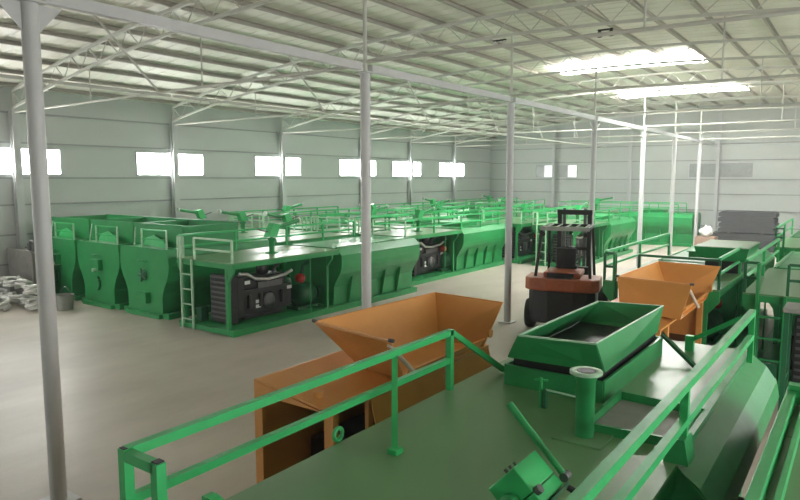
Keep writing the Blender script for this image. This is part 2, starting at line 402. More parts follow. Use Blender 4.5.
def pump(t, x=0.1, y=2.35):
    e = thing('pump', None, None, (x, y, 0.14)); e.parent = t
    MB().lathe([(0.10, 0), (0.26, 0.03), (0.28, 0.12), (0.28, 0.50), (0.20, 0.60), (0.12, 0.66)], (0.2, 0, 0.34), 'y', 24).build('pump_casing', 'green_dark', e)
    MB().tube((0.2, 0.62, 0.34), (0.2, 1.0, 0.34), 0.10, 14).build('suction_pipe', 'green_dark', e)
    MB().lathe([(0.17, 0), (0.17, 0.05)], (0.2, 0.7, 0.34), 'y').build('flange', 'green_dark', e)
    MB().path([(0.2, 0.25, 0.58), (0.2, 0.25, 0.9), (0.2, 0.3, 1.05), (0.2, 0.5, 1.12)], 0.055, 10).build('delivery_pipe', 'green_dark', e)
    MB().box(0.0, 0.40, -0.1, 0.6, -0.0, 0.08).build('pump_foot', 'green_dark', e)
    m = MB(); m.lathe([(0.09, 0), (0.11, 0.03), (0.11, 0.16), (0.05, 0.2)], (0.30, 0.0, 0.80), 'x'); m.build('red_valve', 'red', e)
    return e
def hydroseeder(label, loc, rz=0, group=None, rails='full', gun=True, eng=True, hatch=True, hopper=False, end_detail=1, ladder=True, gates=True, prof=KEG, eng_y=0.45):
    t = thing('hydroseeding_machine', label, 'machine', loc, rz, group)
    m = MB()
    for s in (-1, 1): m.box(s*0.88-0.06, s*0.88+0.06, 0, LN, 0, 0.14)
    for yy in (0.0, 1.7, YT, 5.2, LN-0.1): m.box(-0.82, 0.82, yy, yy+0.1, 0.02, 0.13)
    m.box(-0.82, 0.82, 0.1, YT, 0.10, 0.125); m.build('base_frame', 'green', t)
    # deck
    m = MB(); m.box(-HW, HW, 0, YT+0.02, ZD-0.025, ZD); m.build('deck', 'green_deck', t)
    for s in (-1, 1): MB().box(s*HW-0.04*(s > 0), s*HW+0.04*(s < 0), 0, YT, ZD-0.13, ZD-0.026).build('deck_fascia', 'green', t)
    MB().box(-HW+0.04, HW-0.04, 0, 0.04, ZD-0.13, ZD-0.026).build('deck_fascia', 'green', t)
    for s in (-1, 1):
        for yy in (0.01, YT-0.3):
            MB().box(s*0.74-0.04, s*0.74+0.04, yy, yy+0.08, 0.12, ZD-0.13).build('post', 'green', t)
            MB().prism([(s*0.78, ZD-0.42), (s*0.78, ZD-0.13), (s*HW, ZD-0.13), (s*HW, ZD-0.22)], yy+0.01, yy+0.07).build('post_bracket', 'green', t)
        MB().tube((s*0.88, 2.45, 0.14), (s*0.88, 2.45, ZD-0.13), 0.018, 6).build('stay_rod', 'green', t)
    # tank
    tk = MB().prism(keg(prof), YT, LN).build('tank', 'green', t)
    for s in (-1, 1):
        for k in range(4):
            yy = YT + 0.55 + k*0.72
            MB().prism([(s*0.74, 0.14), (s*0.80, 0.14), (s*0.93, 0.86), (s*0.85, 0.80), (s*0.755, 0.62)], yy, yy+0.025).build('rib', 'green', tk)
        MB().box(s*0.80-0.012, s*0.80+0.012, YT+0.05, LN-0.05, prof[-1][1]-0.005, prof[-1][1]+0.02).build('top_seam', 'green', tk)
    if end_detail:
        ed = end_detail
        MB().box(-0.22, 0.20, LN, LN+0.13, (0.34, 0.98, 0.98)[ed-1], (0.60, 1.26, 1.26)[ed-1]).build('discharge_box', 'green', tk)
        if ed == 1:
            MB().lathe([(0.05, 0.06), (0.13, 0.05), (0.14, 0.0)], (0.0, LN, 1.02), 'y', 10).build('valve_flange', 'green_dark', tk)
            for k in range(5): MB().tube((0.0, LN+0.05, 1.02), (0.17*math.cos(k*1.2566), LN+0.05, 1.02+0.17*math.sin(k*1.2566)), 0.025, 6).build('valve_spoke', 'green_dark', tk)
        else:
            MB().path([(0.02-0.10*math.cos(a), LN+0.03, 0.62+0.17*math.sin(a)) for a in [-1.35+2.7*k/10 for k in range(11)]], 0.03, 8).build('crescent_handle', 'green_dark', tk)
            MB().tube((-0.1, LN, 1.0), (-0.1, LN+0.22, 1.0), 0.05, 10).build('outlet', 'green_edge', tk)
        MB().path([(-0.16, LN, 1.36), (-0.14, LN+0.06, 1.38), (0.0, LN+0.08, 1.40), (0.14, LN+0.06, 1.38), (0.16, LN, 1.36)], 0.015, 6).build('grab_handle', 'green', tk)
        MB().box(-0.70, 0.70, LN-0.02, LN+0.10, 0.0, 0.10).build('end_sill', 'green', tk)
    if hatch:
        h = MB().box(-0.42, 0.42, 4.3, 5.5, 1.60, 1.74).build('hatch_coaming', 'green', t)
        MB().add([(-0.46,4.26,1.745),(0.46,4.26,1.745),(0.46,5.54,1.80),(-0.46,5.54,1.80),(-0.46,4.26,1.765),(0.46,4.26,1.765),(0.46,5.54,1.82),(-0.46,5.54,1.82)], [(0,3,2,1),(4,5,6,7),(0,1,5,4),(2,3,7,6),(0,4,7,3),(1,2,6,5)]).build('hatch_lid', 'green_rail', h)
    if hopper:                                             # tall bin on the tank, with a rail frame and a flap at the tank's end
        h = thing('hopper', None, None, (0, 5.72, 0)); h.parent = t
        w1, l1, z0, z1 = 1.02, 0.85, 1.70, 2.24
        for s in (-1, 1):
            MB().box(s*w1-0.01, s*w1+0.01, -l1, l1, z0, z1).build('side_plate', 'green', h)
            MB().box(-w1+0.01, w1-0.01, s*l1-0.01, s*l1+0.01, z0, z1).build('end_plate', 'green', h)
            MB().beam((-w1,s*l1,z1),(w1,s*l1,z1),0.035).build('rim', 'green', h)
        for x in (-0.9, 0.1): MB().beam((x, LN-0.05, 1.70), (x, LN-0.05, 2.16), 0.035).build('end_post', 'green_edge', t)
        for z in (1.92, 2.14): MB().beam((-0.9, LN-0.05, z), (0.1, LN-0.05, z), 0.03).build('end_rail', 'green_rail', t)
        MB().sheet([(-0.85, LN-0.12, 1.71), (0.55, LN-0.36, 1.71), (0.40, LN-0.38, 1.90), (0.0, LN-0.32, 1.98), (-0.55, LN-0.2, 1.88)], 0.02).build('lid_flap', 'green_rail', t)
        MB().tube((0.52, LN-0.10, 1.72), (0.88, LN-0.38, 2.14), 0.018, 6).build('lid_strut', 'green_edge', t)
    if ladder:
        lm = 'green_edge' if rails != 'plain' else 'green'  # lit ladders get the pale colour, backlit ones plain green
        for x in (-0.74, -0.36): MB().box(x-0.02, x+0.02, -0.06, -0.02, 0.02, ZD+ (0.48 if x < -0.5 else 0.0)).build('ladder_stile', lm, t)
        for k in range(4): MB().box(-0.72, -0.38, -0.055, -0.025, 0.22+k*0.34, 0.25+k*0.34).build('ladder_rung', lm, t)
    if gates:
        for (a, b) in ((-0.93, -0.74), (-0.34, 0.93)):
            mt = 'green_edge' if rails != 'plain' else 'green_dark'  # backlit shade put into the dark gate colour; lit gates are pale
            for z in (2.08, 1.84): MB().beam((a, 0.03, z), (b, 0.03, z), 0.04).build('gate_rail', mt, t)
            for x in (a, b): MB().beam((x, 0.03, ZD), (x, 0.03, 2.08), 0.04).build('gate_post', mt, t)
    if rails == 'plain':
        for s in (-1, 1): sq_rail(t, [((s*0.92, 0.05), (s*0.92, 4.6 if s < 0 else 2.2))], [(s*0.92, 2.2)] + ([(s*0.92, 4.6)] if s < 0 else []), w=0.045)
    if rails in ('full', 'left'):
        sq_rail(t, [((-0.92, 0.05), (-0.92, 6.3))], [(-0.92, 1.7), (-0.92, YT), (-0.92, 4.9), (-0.92, 6.3)], w=0.045)
    if rails in ('full', 'right'):
        sq_rail(t, [((0.92, 0.05), (0.92, 6.3))], [(0.92, 1.7), (0.92, YT), (0.92, 4.9), (0.92, 6.3)], w=0.045)
    if gun:
        c = thing('spray_cannon', None, None, (0.15, 1.9, ZD)); c.parent = t
        MB().lathe([(0.16, 0), (0.16, 0.02), (0.07, 0.03), (0.07, 0.30), (0.10, 0.32), (0.10, 0.38)], (0,0,0)).build('pedestal', 'green', c)
        MB().path([(0,0,0.36), (0,0,0.48), (0.0,0.08,0.56), (0,0.25,0.62), (0,0.9,0.74)], 0.05, 10).build('barrel', 'green', c)
        MB().prism([(-0.18,0.40),(0.10,0.40),(0.22,0.68),(0.0,0.72)], -0.09, 0.09, 'x').build('yoke', 'green_rail', c)
        MB().beam((0,-0.45,0.60), (0,-0.05,0.50), 0.03).build('handle_bar', 'iron', c)
        MB().lathe([(0.07, 0), (0.07, 0.05)], (0,0.9,0.74), 'y').build('nozzle_ring', 'silver', c)
    if eng:
        engine(t, 0.0, eng_y); pump(t, 0.1, max(2.5, eng_y+1.7))
        MB().box(-0.62, -0.45, 0.25, 0.45, 0.14, 0.45).build('battery_box', 'green_dark', t)
    return t

def orange_mixer(label, loc, steep=False):
    """origin: near left foot; x across 0.95, y along 3.1"""
    t = thing('soil_mixer', label, 'machine', loc)
    w, l, zp = 0.93, 2.75, 1.45
    MB().prism([(0, zp+0.10), (w, zp-0.02), (w, zp), (0, zp+0.12)], 0, l).build('top_plate', 'orange', t)
    MB().prism([(0.0, zp-0.02), (w-0.10, zp-0.02), (0.0, zp+0.095)], 0.0, 0.02).build('front_flange', 'orange', t)
    MB().box(-0.03, 0.0, 0, l, 0.0, zp+0.12).build('side_wall', 'orange', t)
    MB().box(0.0, w, l-0.03, l, 0.0, zp-0.02).build('end_wall', 'orange', t)
    MB().box(0.0, 0.07, 0, 0.03, 0.0, zp-0.02).build('corner_flange', 'orange', t)
    MB().box(w-0.10, w, 0, 0.07, 0.0, zp-0.02).build('leg', 'orange', t)
    MB().box(w-0.08, w, l-0.11, l-0.03, 0.0, zp-0.02).build('leg', 'orange', t)
    if steep: MB().box(0.0, w-0.10, 0.0, 0.02, zp-0.26, zp-0.021).build('front_panel', 'orange', t)
    else: MB().sheet([(w-0.01, 0.52, zp-0.03), (w-0.01, l, zp-0.03), (w+0.05, l, zp-0.26), (w+0.05, 0.52, zp-0.26)], 0.015).build('skirt_panel', 'orange', t)
    MB().box(w-0.06, w-0.02, 0.5, 0.57, 0.0, zp-0.021).build('leg', 'orange', t)
    MB().box(0.1, w-0.1, 0.6, l-0.2, 0.25, 0.85).build('mixing_drum_box', 'black', t)
    h = thing('loading_hopper', None, None, (0, 0, 0)); h.parent = t
    RL0, RR0, RR1, RL1 = (0.12, 0.66, 2.0), (1.19, 0.47, 2.0), (1.17, 2.62, 2.0), (0.20, 2.72, 2.0)
    BL0, BR0, BR1, BL1 = (0.42, 1.02, 1.50), (0.96, 0.99, 1.50), (1.02, 2.45, 1.50), (0.46, 2.40, 1.50)
    if steep: RL0, BL0, BR0 = (0.16, 0.66, 2.0), (0.20, 0.72, 1.52), (1.04, 0.60, 1.50)
    MB().sheet([BL0, BL1, RL1, RL0], 0.014).build('back_plate', 'orange', h)
    MB().sheet([BL0, RL0, RR0, BR0], 0.014).build('near_plate', 'orange', h)
    MB().sheet([BL1, BR1, RR1, RL1], 0.014).build('far_plate', 'orange', h)
    MB().sheet([BL0, BR0, BR1, BL1], 0.014).build('bottom_plate', 'orange', h)
    MB().beam(RL0, RL1, 0.02).build('rim', 'orange', h); MB().beam(RL1, RR1, 0.02).build('rim', 'orange', h); MB().beam(RL0, RR0, 0.02).build('rim', 'orange', h)
    MB().sheet([(0.97, 0.99, 1.50), (0.97, 2.45, 1.50), (1.03, 2.47, 1.60), (1.03, 0.97, 1.60)], 0.014).build('front_lip', 'orange', h)
    MB().box(0.46, 0.96, 1.05, 2.35, zp+0.03, 1.478).build('hopper_seat', 'black', t)
    MB().tube((1.14, 0.50, 1.96), (1.22, 0.78, 1.66), 0.022, 8).build('prop_rod', 'wood_pale', h)
    for p in (RL0, RR0): MB().tube((p[0]-0.025, p[1], p[2]+0.01), (p[0]+0.025, p[1], p[2]+0.01), 0.018, 8).build('hinge_pin', 'iron', h)
    MB().lathe([(0.05, 0), (0.05, 0.02)], (1.07, 2.50, 1.66), 'x', 12).build('lifting_eye', 'orange', h)
    MB().lathe([(0.045, 0), (0.045, 0.07)], (0.62, 0.16, zp+0.02), 'z', 12).build('grease_cap', 'orange', t)
    return t

# ------------------------------------------------------------------ the machines in the hall
EXL = 'green machine with open black engine bay and pale ladder beside the open floor'
e1 = hydroseeder(EXL, (-11.76, 9.0, 0), rails='left', hatch=False)
KEGL = ['green keg-shaped tank end right next to the machine with the pale ladder',
        'green keg-shaped tank end between two others, with a square flap and a crescent handle',
        'green keg-shaped tank end closest to the heap of white hoses']
kegs = []
for i, (x, h) in enumerate(((-14.40, True), (-16.48, True), (-18.62, True))):
    kegs.append(hydroseeder(KEGL[i], (x, 9.25+LN, 0), PI, rails='none', gun=True, eng=False, hatch=False, hopper=h, ladder=False, gates=True, prof=KEG2, end_detail=i+1))
m2 = hydroseeder('green machine with ribbed tank, in line behind the one with the pale ladder', (-12.45, 16.35, 0), rails='full', eng_y=1.25)
GL = 'green railed machine packed among others in the middle of the crowded block'
GG = 'machines packed in the middle of the block'
GW = 'green railed machine standing tight against the window wall'
pk = hydroseeder(GL, (-14.65, 16.6, 0), rails='full', eng=False, group=GG)
index_kids()
for (x, y, rz) in ((-16.76, 23.6, PI), (-18.87, 16.45, 0), (-14.15, 31.0, PI), (-16.28, 23.75, 0), (-18.42, 30.85, PI), (-16.8, 30.97, 0), (-18.92, 38.1, PI)):
    copy_tree(pk, (x, y, 0), rz, *((GW, 'machines touching the window wall') if x < -18 else (GL, GG)))
m3 = hydroseeder('green machine with dark open bay, in line behind the ribbed tank', (-11.95, 23.6, 0), rails='full')
m3b = hydroseeder('green hydroseeding machine seen behind the forklift, open bay towards the floor', (-9.55, 23.5, 0), rails='full')
index_kids()
x1 = copy_tree(m3b, (-13.9, 35.4, 0), -PI/2, 'long green tank machine parked crosswise near the plain end wall')
# right-hand machines
qa = hydroseeder('green hydroseeding machine behind the orange hopper with the bright deck and dark rails', (-2.78, 11.42, 0), rails='plain', gun=False)
qb = hydroseeder('green hydroseeding machine with a grey dusty deck next to the one behind the orange hopper', (-0.55, 11.42, 0), rails='plain', gun=False)
index_kids()
qc = copy_tree(qb, (-0.95, 19.6, 0), 0, 'green railed machine farther down, before the stack of dark grey plates')
# green hopper box of the machine behind the orange hopper
hq = thing('hopper', None, None, (0.62, 2.75, 0)); hq.parent = qa
for s in (-1, 1):
    MB().sheet([(s*0.40,-0.70,1.86),(s*0.40,0.70,1.86),(s*0.46,0.8,2.10),(s*0.46,-0.8,2.10)], 0.02).build('side_plate', 'green', hq)
    MB().sheet([(-0.40,s*0.70,1.86),(0.40,s*0.70,1.86),(0.46,s*0.8,2.10),(-0.46,s*0.8,2.10)], 0.02).build('end_plate', 'green', hq)
MB().box(-0.41, 0.41, -0.70, 0.70, 1.84, 1.855).build('tray_floor', 'green', hq)
MB().box(-0.455, 0.455, -0.80, 0.80, 2.095, 2.11).build('cover_plate', 'green_deck', hq)
MB().box(-0.30, 0.28, -0.6, 0.55, ZD+0.001, 1.84).build('dark_gap_fill', 'black', hq)  # black block stands for the dark gap and machinery under the tray

# orange machines
O1 = orange_mixer('orange soil mixer with an open loading hopper, alongside the green railed deck', (-4.43, 3.93, 0))
O2 = orange_mixer('orange soil mixer in front of the dark railed machines beside the forklift', (-2.98, 8.62, 0), True)

# foreground machine F -------------------------------------------------------
FX = -1.85
F = thing('hydroseeding_machine', 'large green machine deck with handrails, open hopper box, flanged pipe and lever box', 'machine', (FX, 0.6, 0))
fw = 0.98; fy = 3.65; fl = 6.95
def fp(x, y, z): return (x - FX, y - 0.6, z)
m = MB()
for s in (-1, 1): m.box(s*0.9-0.06, s*0.9+0.06, 0, fl, 0, 0.14)
for yy in (0.0, 1.7, fy, fl-0.1): m.box(-0.84, 0.84, yy, yy+0.1, 0.02, 0.13)
m.build('base_frame', 'green', F)
MB().box(-fw, fw, 0, fl, ZD-0.02, ZD).build('deck', 'green_deck', F)
for s in (-1, 1): MB().box(s*fw-0.04*(s > 0), s*fw+0.04*(s < 0), 0, fy, ZD-0.15, ZD-0.021).build('deck_fascia', 'green', F)
fk = [(0.74, 0.12), (0.77, 0.60), (1.05, 0.82), (1.20, 1.00), (1.25, 1.16), (1.22, 1.32), (1.12, 1.46), (0.97, 1.575)]
fk = fk + [(-x, z) for x, z in reversed(fk)]
ftk = MB().prism(fk, fy, fl).build('tank', 'green', F)
MB().sheet([(0.70, fy, 0.7), (0.98, fy, 1.58), (1.27, fy, 1.28), (1.27, fy, 1.05)], 0.02).build('tank_end_plate', 'green', ftk)
for s in (-1, 1):
    for yy in (0.02, fy-0.35): MB().box(s*0.78-0.04, s*0.78+0.04, yy, yy+0.08, 0.12, ZD-0.15).build('post', 'green', F)
engine(F); pump(F)
# left rail
R_ = 0.05
MB().beam(fp(-2.80, 1.66, 2.10), fp(-2.80, 4.66, 2.10), R_).build('top_rail', 'green_rail', F)
MB().beam(fp(-2.80, 1.66, 1.86), fp(-2.80, 4.66, 1.86), R_*0.9).build('mid_rail', 'green_rail', F)
MB().beam(fp(-2.80, 1.66, ZD), fp(-2.80, 1.66, 2.12), R_).build('rail_post', 'green_rail', F)
MB().beam(fp(-2.80, 4.64, ZD), fp(-2.80, 4.64, 2.12), R_).build('rail_post', 'green_rail', F)
MB().beam(fp(-2.80, 4.66, 2.10), fp(-2.64, 5.34, 1.63), R_*0.9).build('end_brace', 'green_rail', F)
MB().beam(fp(-2.77, 1.66, 2.09), fp(-2.55, 1.66, 2.09), R_).build('return_rail', 'green_rail', F)
MB().beam(fp(-2.54, 1.66, ZD), fp(-2.54, 1.66, 2.115), R_).build('rail_post', 'green_rail', F)
for (x, y) in ((-2.80, 1.66), (-2.54, 1.66)): MB().box(*(c for c in (x-FX-0.02, x-FX+0.02, y-0.62, y-0.58, 2.118, 2.124))).build('post_cap', 'black', F)
st = MB().beam(fp(-2.42, 3.32, 1.62), fp(-2.79, 3.83, 2.07), 0.042).build('stay_post', 'green_rail', F)
MB().box(-2.45-FX, -2.38-FX, 3.28-0.6, 3.36-0.6, ZD, ZD+0.035).build('stay_foot', 'green_rail', F)
MB().path([fp(-2.84, 3.24+0.042*math.cos(2*PI*k/14), 1.655+0.042*math.sin(2*PI*k/14)) for k in range(14)], 0.016, 8, True).build('lifting_eye', 'green_rail', F)
# stub post by the near left corner
MB().beam(fp(-2.12, 1.62, ZD), fp(-2.12, 1.62, 2.10), R_).build('rail_post', 'green_rail', F)
MB().beam(fp(-2.12, 1.62, 2.08), fp(-1.92, 1.62, 2.02), R_).build('return_rail', 'green_rail', F)
# right rail
MB().beam(fp(-0.88, 1.4, 2.10), fp(-0.83, 7.08, 2.10), 0.055).build('top_rail', 'green_rail', F)
MB().beam(fp(-0.88, 1.4, 1.86), fp(-0.83, 7.06, 1.86), 0.05).build('mid_rail', 'green_rail', F)
MB().beam(fp(-0.86, 4.33, ZD), fp(-0.86, 4.33, 2.08), 0.05).build('rail_post', 'green_rail', F)
MB().prism([(-0.95-FX, 1.60), (-0.80-FX, 1.60), (-0.83-FX, 1.76), (-0.90-FX, 1.76)], 4.22-0.6, 4.42-0.6).build('post_foot', 'green', F)
MB().beam(fp(-0.83, 7.06, ZD), fp(-0.83, 7.06, 2.12), 0.05).build('rail_post', 'green_rail', F)
MB().beam(fp(-0.83, 7.06, 2.09), fp(-1.42, 7.20, 1.70), 0.045).build('end_brace', 'green_rail', F)
MB().box(-1.45-FX, -1.37-FX, 7.16-0.6, 7.24-0.6, ZD, ZD+0.16).build('brace_foot', 'green_rail', F)
MB().beam(fp(-1.62, 6.9, 1.80), fp(-1.2, 6.5, 1.61), 0.035).build('hopper_stay', 'green_dark', F)
# hatch frame of angle iron on the right of the deck
for (a, b) in (((-1.54, 4.40), (-1.54, 5.28)), ((-0.93, 4.50), (-0.93, 5.24)), ((-1.54, 5.26), (-0.90, 5.22)), ((-1.54, 4.42), (-0.90, 4.48))):
    MB().beam(fp(*a, ZD+0.03), fp(*b, ZD+0.03), 0.03, 0.07).build('hatch_frame', 'green', F)
MB().box(-1.52-FX, -0.95-FX, 4.45-0.6, 5.2-0.6, ZD+0.001, ZD+0.008).build('hatch_plate', 'grey_worn', F)
MB().box(-0.91-FX, -0.86-FX, 4.5-0.6, 7.3-0.6, ZD, ZD+0.05).build('edge_angle', 'green', F)
# flanged pipe
pp = thing('filler_pipe', None, None, fp(-1.50, 4.31, ZD)); pp.parent = F
MB().lathe([(0.066, 0.012), (0.066, 0.40), (0.085, 0.45)], n=24).build('pipe', 'green', pp)
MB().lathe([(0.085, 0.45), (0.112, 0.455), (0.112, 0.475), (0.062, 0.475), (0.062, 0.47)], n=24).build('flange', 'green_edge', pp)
MB().lathe([(0.064, 0.474), (0.064, 0.478)], n=20).build('bore_shade', 'black', pp)  # black disc painted in for the dark inside of the pipe
MB().prism([(-0.17,-0.17),(0.17,-0.17),(0.17,0.17),(-0.17,0.17)], 0, 0.012, 'z').build('base_plate', 'green_deck', pp)
# small T-handled valve
tv = thing('valve_stem', None, None, fp(-1.99, 4.69, ZD)); tv.parent = F
MB().tube((0,0,0), (0,0,0.24), 0.014, 8).build('stem', 'green_rail', tv)
MB().tube((-0.05,-0.02,0.22), (0.05,0.02,0.22), 0.010, 8).build('handle', 'green_rail', tv)
MB().box(0.02, 0.05, -0.02, 0.02, 0, 0.15).build('stem_guard', 'green_dark', tv)
MB().beam((0.04,0,0.15), (0.40,0.10,0.10), 0.012).build('link_rod', 'green_edge', tv)
# open hopper box on a coaming
hp = thing('hopper_box', None, None, fp(-1.98, 5.9, 0)); hp.parent = F
cx0, cx1, cy0, cy1 = -0.50, 0.36, -0.84, 0.98
for (a, b) in (((cx0,cy0),(cx1,cy0)), ((cx0,cy1),(cx1,cy1)), ((cx0,cy0),(cx0,cy1)), ((cx1,cy0),(cx1,cy1))):
    MB().beam((*a, 1.69), (*b, 1.69), 0.025, 0.18).build('coaming_plate', 'green', hp)
MB().box(cx0+0.05, cx1-0.05, cy0+0.05, cy1-0.05, 1.61, 1.86).build('gap_shade', 'black', hp)  # black block stands for the shade in the open gap under the hopper
b_ = [(-0.44,-0.92,1.87), (0.38,-0.88,1.87), (0.36,0.78,1.87), (-0.44,0.74,1.87)]
r_ = [(-0.30,-1.02,2.10), (0.32,-0.93,2.10), (0.36,0.98,2.10), (-0.26,0.84,2.10)]
for k, nm in enumerate(('near_plate', 'right_plate', 'far_plate', 'left_plate')):
    MB().sheet([b_[k], b_[(k+1) % 4], r_[(k+1) % 4], r_[k]], 0.014).build(nm, 'green', hp)
    MB().beam(r_[k], r_[(k+1) % 4], 0.014).build('rim', 'green_edge', hp)  # pale rim colour holds the white edge highlight and light wear
MB().box(-0.40, 0.34, -0.84, 0.72, 1.865, 1.885).build('shade_floor', 'black', hp)  # black sheet stands for the dark depth, open to the tank
# lever box
lb = thing('lever_box', None, None, fp(-1.22, 2.90, 0)); lb.parent = F
Mx = Matrix.Translation((0, 0, 1.925)) @ Matrix.Rotation(math.radians(42), 4, 'Y')
MB().box(-0.12, 0.02, -0.13, 0.13, -0.20, 0.0, Mx).build('box_body', 'green_rail', lb, 0.006)
MB().box(0.025, 0.095, -0.13, 0.13, -0.20, 0.0, Mx).build('box_cover', 'green_rail', lb, 0.006)
MB().box(0.10, 0.11, -0.14, 0.15, -0.20, 0.02, Mx).build('side_plate', 'green_dark', lb)
def tm(p): return tuple(Mx @ Vector(p))
MB().tube(tm((0.07, 0.155, 0.02)), tm((-0.36, 0.17, 0.03)), 0.017, 12).build('lever', 'green', lb)
MB().tube(tm((-0.12, 0.16, 0.025)), tm((-0.38, 0.171, 0.031)), 0.0205, 12).build('lever_grip', 'green', lb)
MB().tube(tm((0.07, 0.135, 0.02)), tm((0.07, 0.185, 0.02)), 0.024, 12).build('pivot_bolt', 'iron', lb)
MB().tube(tm((0.03, -0.10, 0.0)), tm((0.03, -0.10, 0.03)), 0.022, 12).build('knob', 'iron', lb)
MB().tube(tm((0.115, 0.14, 0.0)), tm((0.15, 0.15, 0.01)), 0.016, 12).build('knob', 'black', lb)
for k in range(3): MB().tube(tm((-0.12, -0.08+0.05*k, -0.08)), tm((-0.14, -0.08+0.05*k, -0.08)), 0.008, 8).build('bolt', 'iron', lb)
MB().lathe([(0.02, 0), (0.05, 0.01), (0.05, 0.05), (0.02, 0.06)], tm((0.0, -0.20, -0.12)), 'y', 14).build('valve_nose', 'green', lb)
MB().lathe([(0.09, ZD), (0.09, ZD+0.015), (0.05, ZD+0.02), (0.05, 1.82)], (-0.05, 0, 0)).build('pedestal', 'green_dark', lb)

# machine the photographer stands on ------------------------------------------
RX = 0.58
R = thing('hydroseeding_machine', 'green machine deck with a raised box-section edge, beside the large railed deck', 'machine', (RX, -0.9, 0))
m = MB()
for s in (-1, 1): m.box(s*0.9-0.06, s*0.9+0.06, 0, 7.0, 0, 0.14)
for yy in (0.0, 2.0, 4.0, 6.9): m.box(-0.84, 0.84, yy, yy+0.1, 0.02, 0.13)
m.build('base_frame', 'green', R)
for (a, b) in ((0, 2.4), (2.41, 6.04), (6.05, 7.0)): MB().box(-0.98, 0.98, a, b, ZD-0.02, ZD).build('deck_plate', 'green_deck', R)
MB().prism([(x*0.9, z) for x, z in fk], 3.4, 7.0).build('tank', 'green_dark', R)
for s in (-1, 1):
    for yy in (0.02, 3.1): MB().box(s*0.78-0.04, s*0.78+0.04, yy, yy+0.08, 0.12, ZD-0.02).build('post', 'green', R)
MB().box(-1.00, -0.93, 2.6, 6.9, ZD+0.02, ZD+0.13).build('edge_tube', 'green_rail', R, 0.006)
MB().box(-0.88, -0.85, 3.0, 6.85, ZD, ZD+0.09).build('edge_angle', 'green_rail', R)
MB().box(-0.99, -0.84, 6.76, 6.87, ZD+0.02, ZD+0.17).build('corner_bracket', 'green_rail', R)
MB().path([(-0.92, 6.83, ZD+0.12), (-0.86, 6.78, ZD+0.16), (-0.80, 6.68, ZD+0.13), (-0.78, 6.6, ZD+0.02)], 0.03, 8).build('hook', 'green_rail', R)

# ------------------------------------------------------------------ forklift
fk_ = thing('forklift', 'black and dark orange forklift seen from behind, parked on the open floor', 'forklift', (-5.28, 13.35, 0), math.radians(14))
m = MB(); cw = []
prof = [(-0.72, 0.0), (0.72, 0.0), (0.80, 0.35), (0.80, 0.9), (-0.80, 0.9), (-0.80, 0.35)]
prof = [(-0.80, 0.9), (-0.80, 0.20), (-0.66, 0.03), (-0.3, -0.04), (0.3, -0.04), (0.66, 0.03), (0.80, 0.20), (0.80, 0.9)]
MB().prism(prof, 0.94, 1.22, 'z').build('counterweight_hood', 'fork_orange', fk_, 0.03)
MB().prism([(x*0.90, y+0.06) for x, y in prof], 0.22, 0.94, 'z').build('counterweight', 'black', fk_, 0.03)
MB().box(-0.40, 0.40, 0.18, 1.05, 1.22, 1.34).build('engine_cover', 'fork_orange', fk_, 0.03)
MB().box(-0.30, 0.22, 0.02, 0.17, 1.221, 1.235).build('rear_recess', 'black', fk_)
MB().box(-0.32, 0.26, 0.165, 0.179, 1.235, 1.325).build('rear_grille', 'black', fk_)
MB().box(-0.55, 0.55, 0.9, 2.2, 0.30, 0.80).build('chassis', 'black', fk_, 0.02)
s_ = thing('seat', None, None, (0, 0.95, 1.30)); s_.parent = fk_
MB().box(-0.24, 0.24, -0.05, 0.42, 0.0, 0.12).build('seat_cushion', 'rubber', s_, 0.03)
MB().box(-0.22, 0.22, -0.14, -0.04, 0.08, 0.52).build('seat_back', 'rubber', s_, 0.03)
for s in (-1, 1):
    for (yy, r, w) in ((0.55, 0.33, 0.2), (2.0, 0.40, 0.26)):
        wl_ = MB().lathe([(r*0.55, 0), (r*0.92, 0.0), (r, 0.04), (r, w-0.04), (r*0.92, w), (r*0.55, w)], (0.62 if s > 0 else -0.62-w, yy, r), 'x', 28).build('wheel', 'rubber', fk_)
        MB().lathe([(r*0.15, -0.012), (r*0.52, -0.012), (r*0.52, w+0.012), (r*0.15, w+0.012)], (0.62 if s > 0 else -0.62-w, yy, r), 'x', 20).build('hub', 'fork_orange', wl_)
og = thing('overhead_guard', None, None, (0, 0, 0)); og.parent = fk_
ZG = 2.28
for s in (-1, 1):
    MB().beam((s*0.60, 0.30, 1.10), (s*0.50, 0.52, ZG), 0.06).build('guard_post', 'black', og)
    MB().beam((s*0.55, 2.0, 0.85), (s*0.50, 1.62, ZG), 0.06).build('guard_post', 'black', og)
    MB().beam((s*0.50, 0.45, ZG), (s*0.50, 1.70, ZG), 0.06).build('guard_side', 'black', og)
MB().beam((-0.53, 0.45, ZG), (0.53, 0.45, ZG), 0.05, 0.09).build('guard_rear', 'grey_worn', og)
MB().beam((-0.53, 1.70, ZG), (0.53, 1.70, ZG), 0.06).build('guard_front', 'black', og)
for k in range(5): MB().beam((-0.42+0.21*k, 0.47, ZG+0.02), (-0.42+0.21*k, 1.68, ZG+0.02), 0.028).build('guard_slat', 'grey_worn', og)
ms = thing('mast', None, None, (0, 2.35, 0)); ms.parent = fk_
for s in (-1, 1):
    MB().box(s*0.36-0.05, s*0.36+0.05, -0.07, 0.07, 0.10, 2.62).build('mast_rail', 'black', ms)
    MB().box(s*0.25-0.035, s*0.25+0.035, -0.05, 0.06, 0.16, 2.66).build('inner_rail', 'iron', ms)
    MB().tube((s*0.14, -0.02, 0.2), (s*0.14, -0.02, 1.9), 0.03, 10).build('lift_cylinder', 'iron', ms)
MB().box(-0.42, 0.42, -0.08, -0.02, 2.50, 2.62).build('cross_head', 'black', ms)
MB().box(-0.31, 0.31, -0.06, 0.0, 1.62, 1.70).build('cross_bar', 'black', ms)
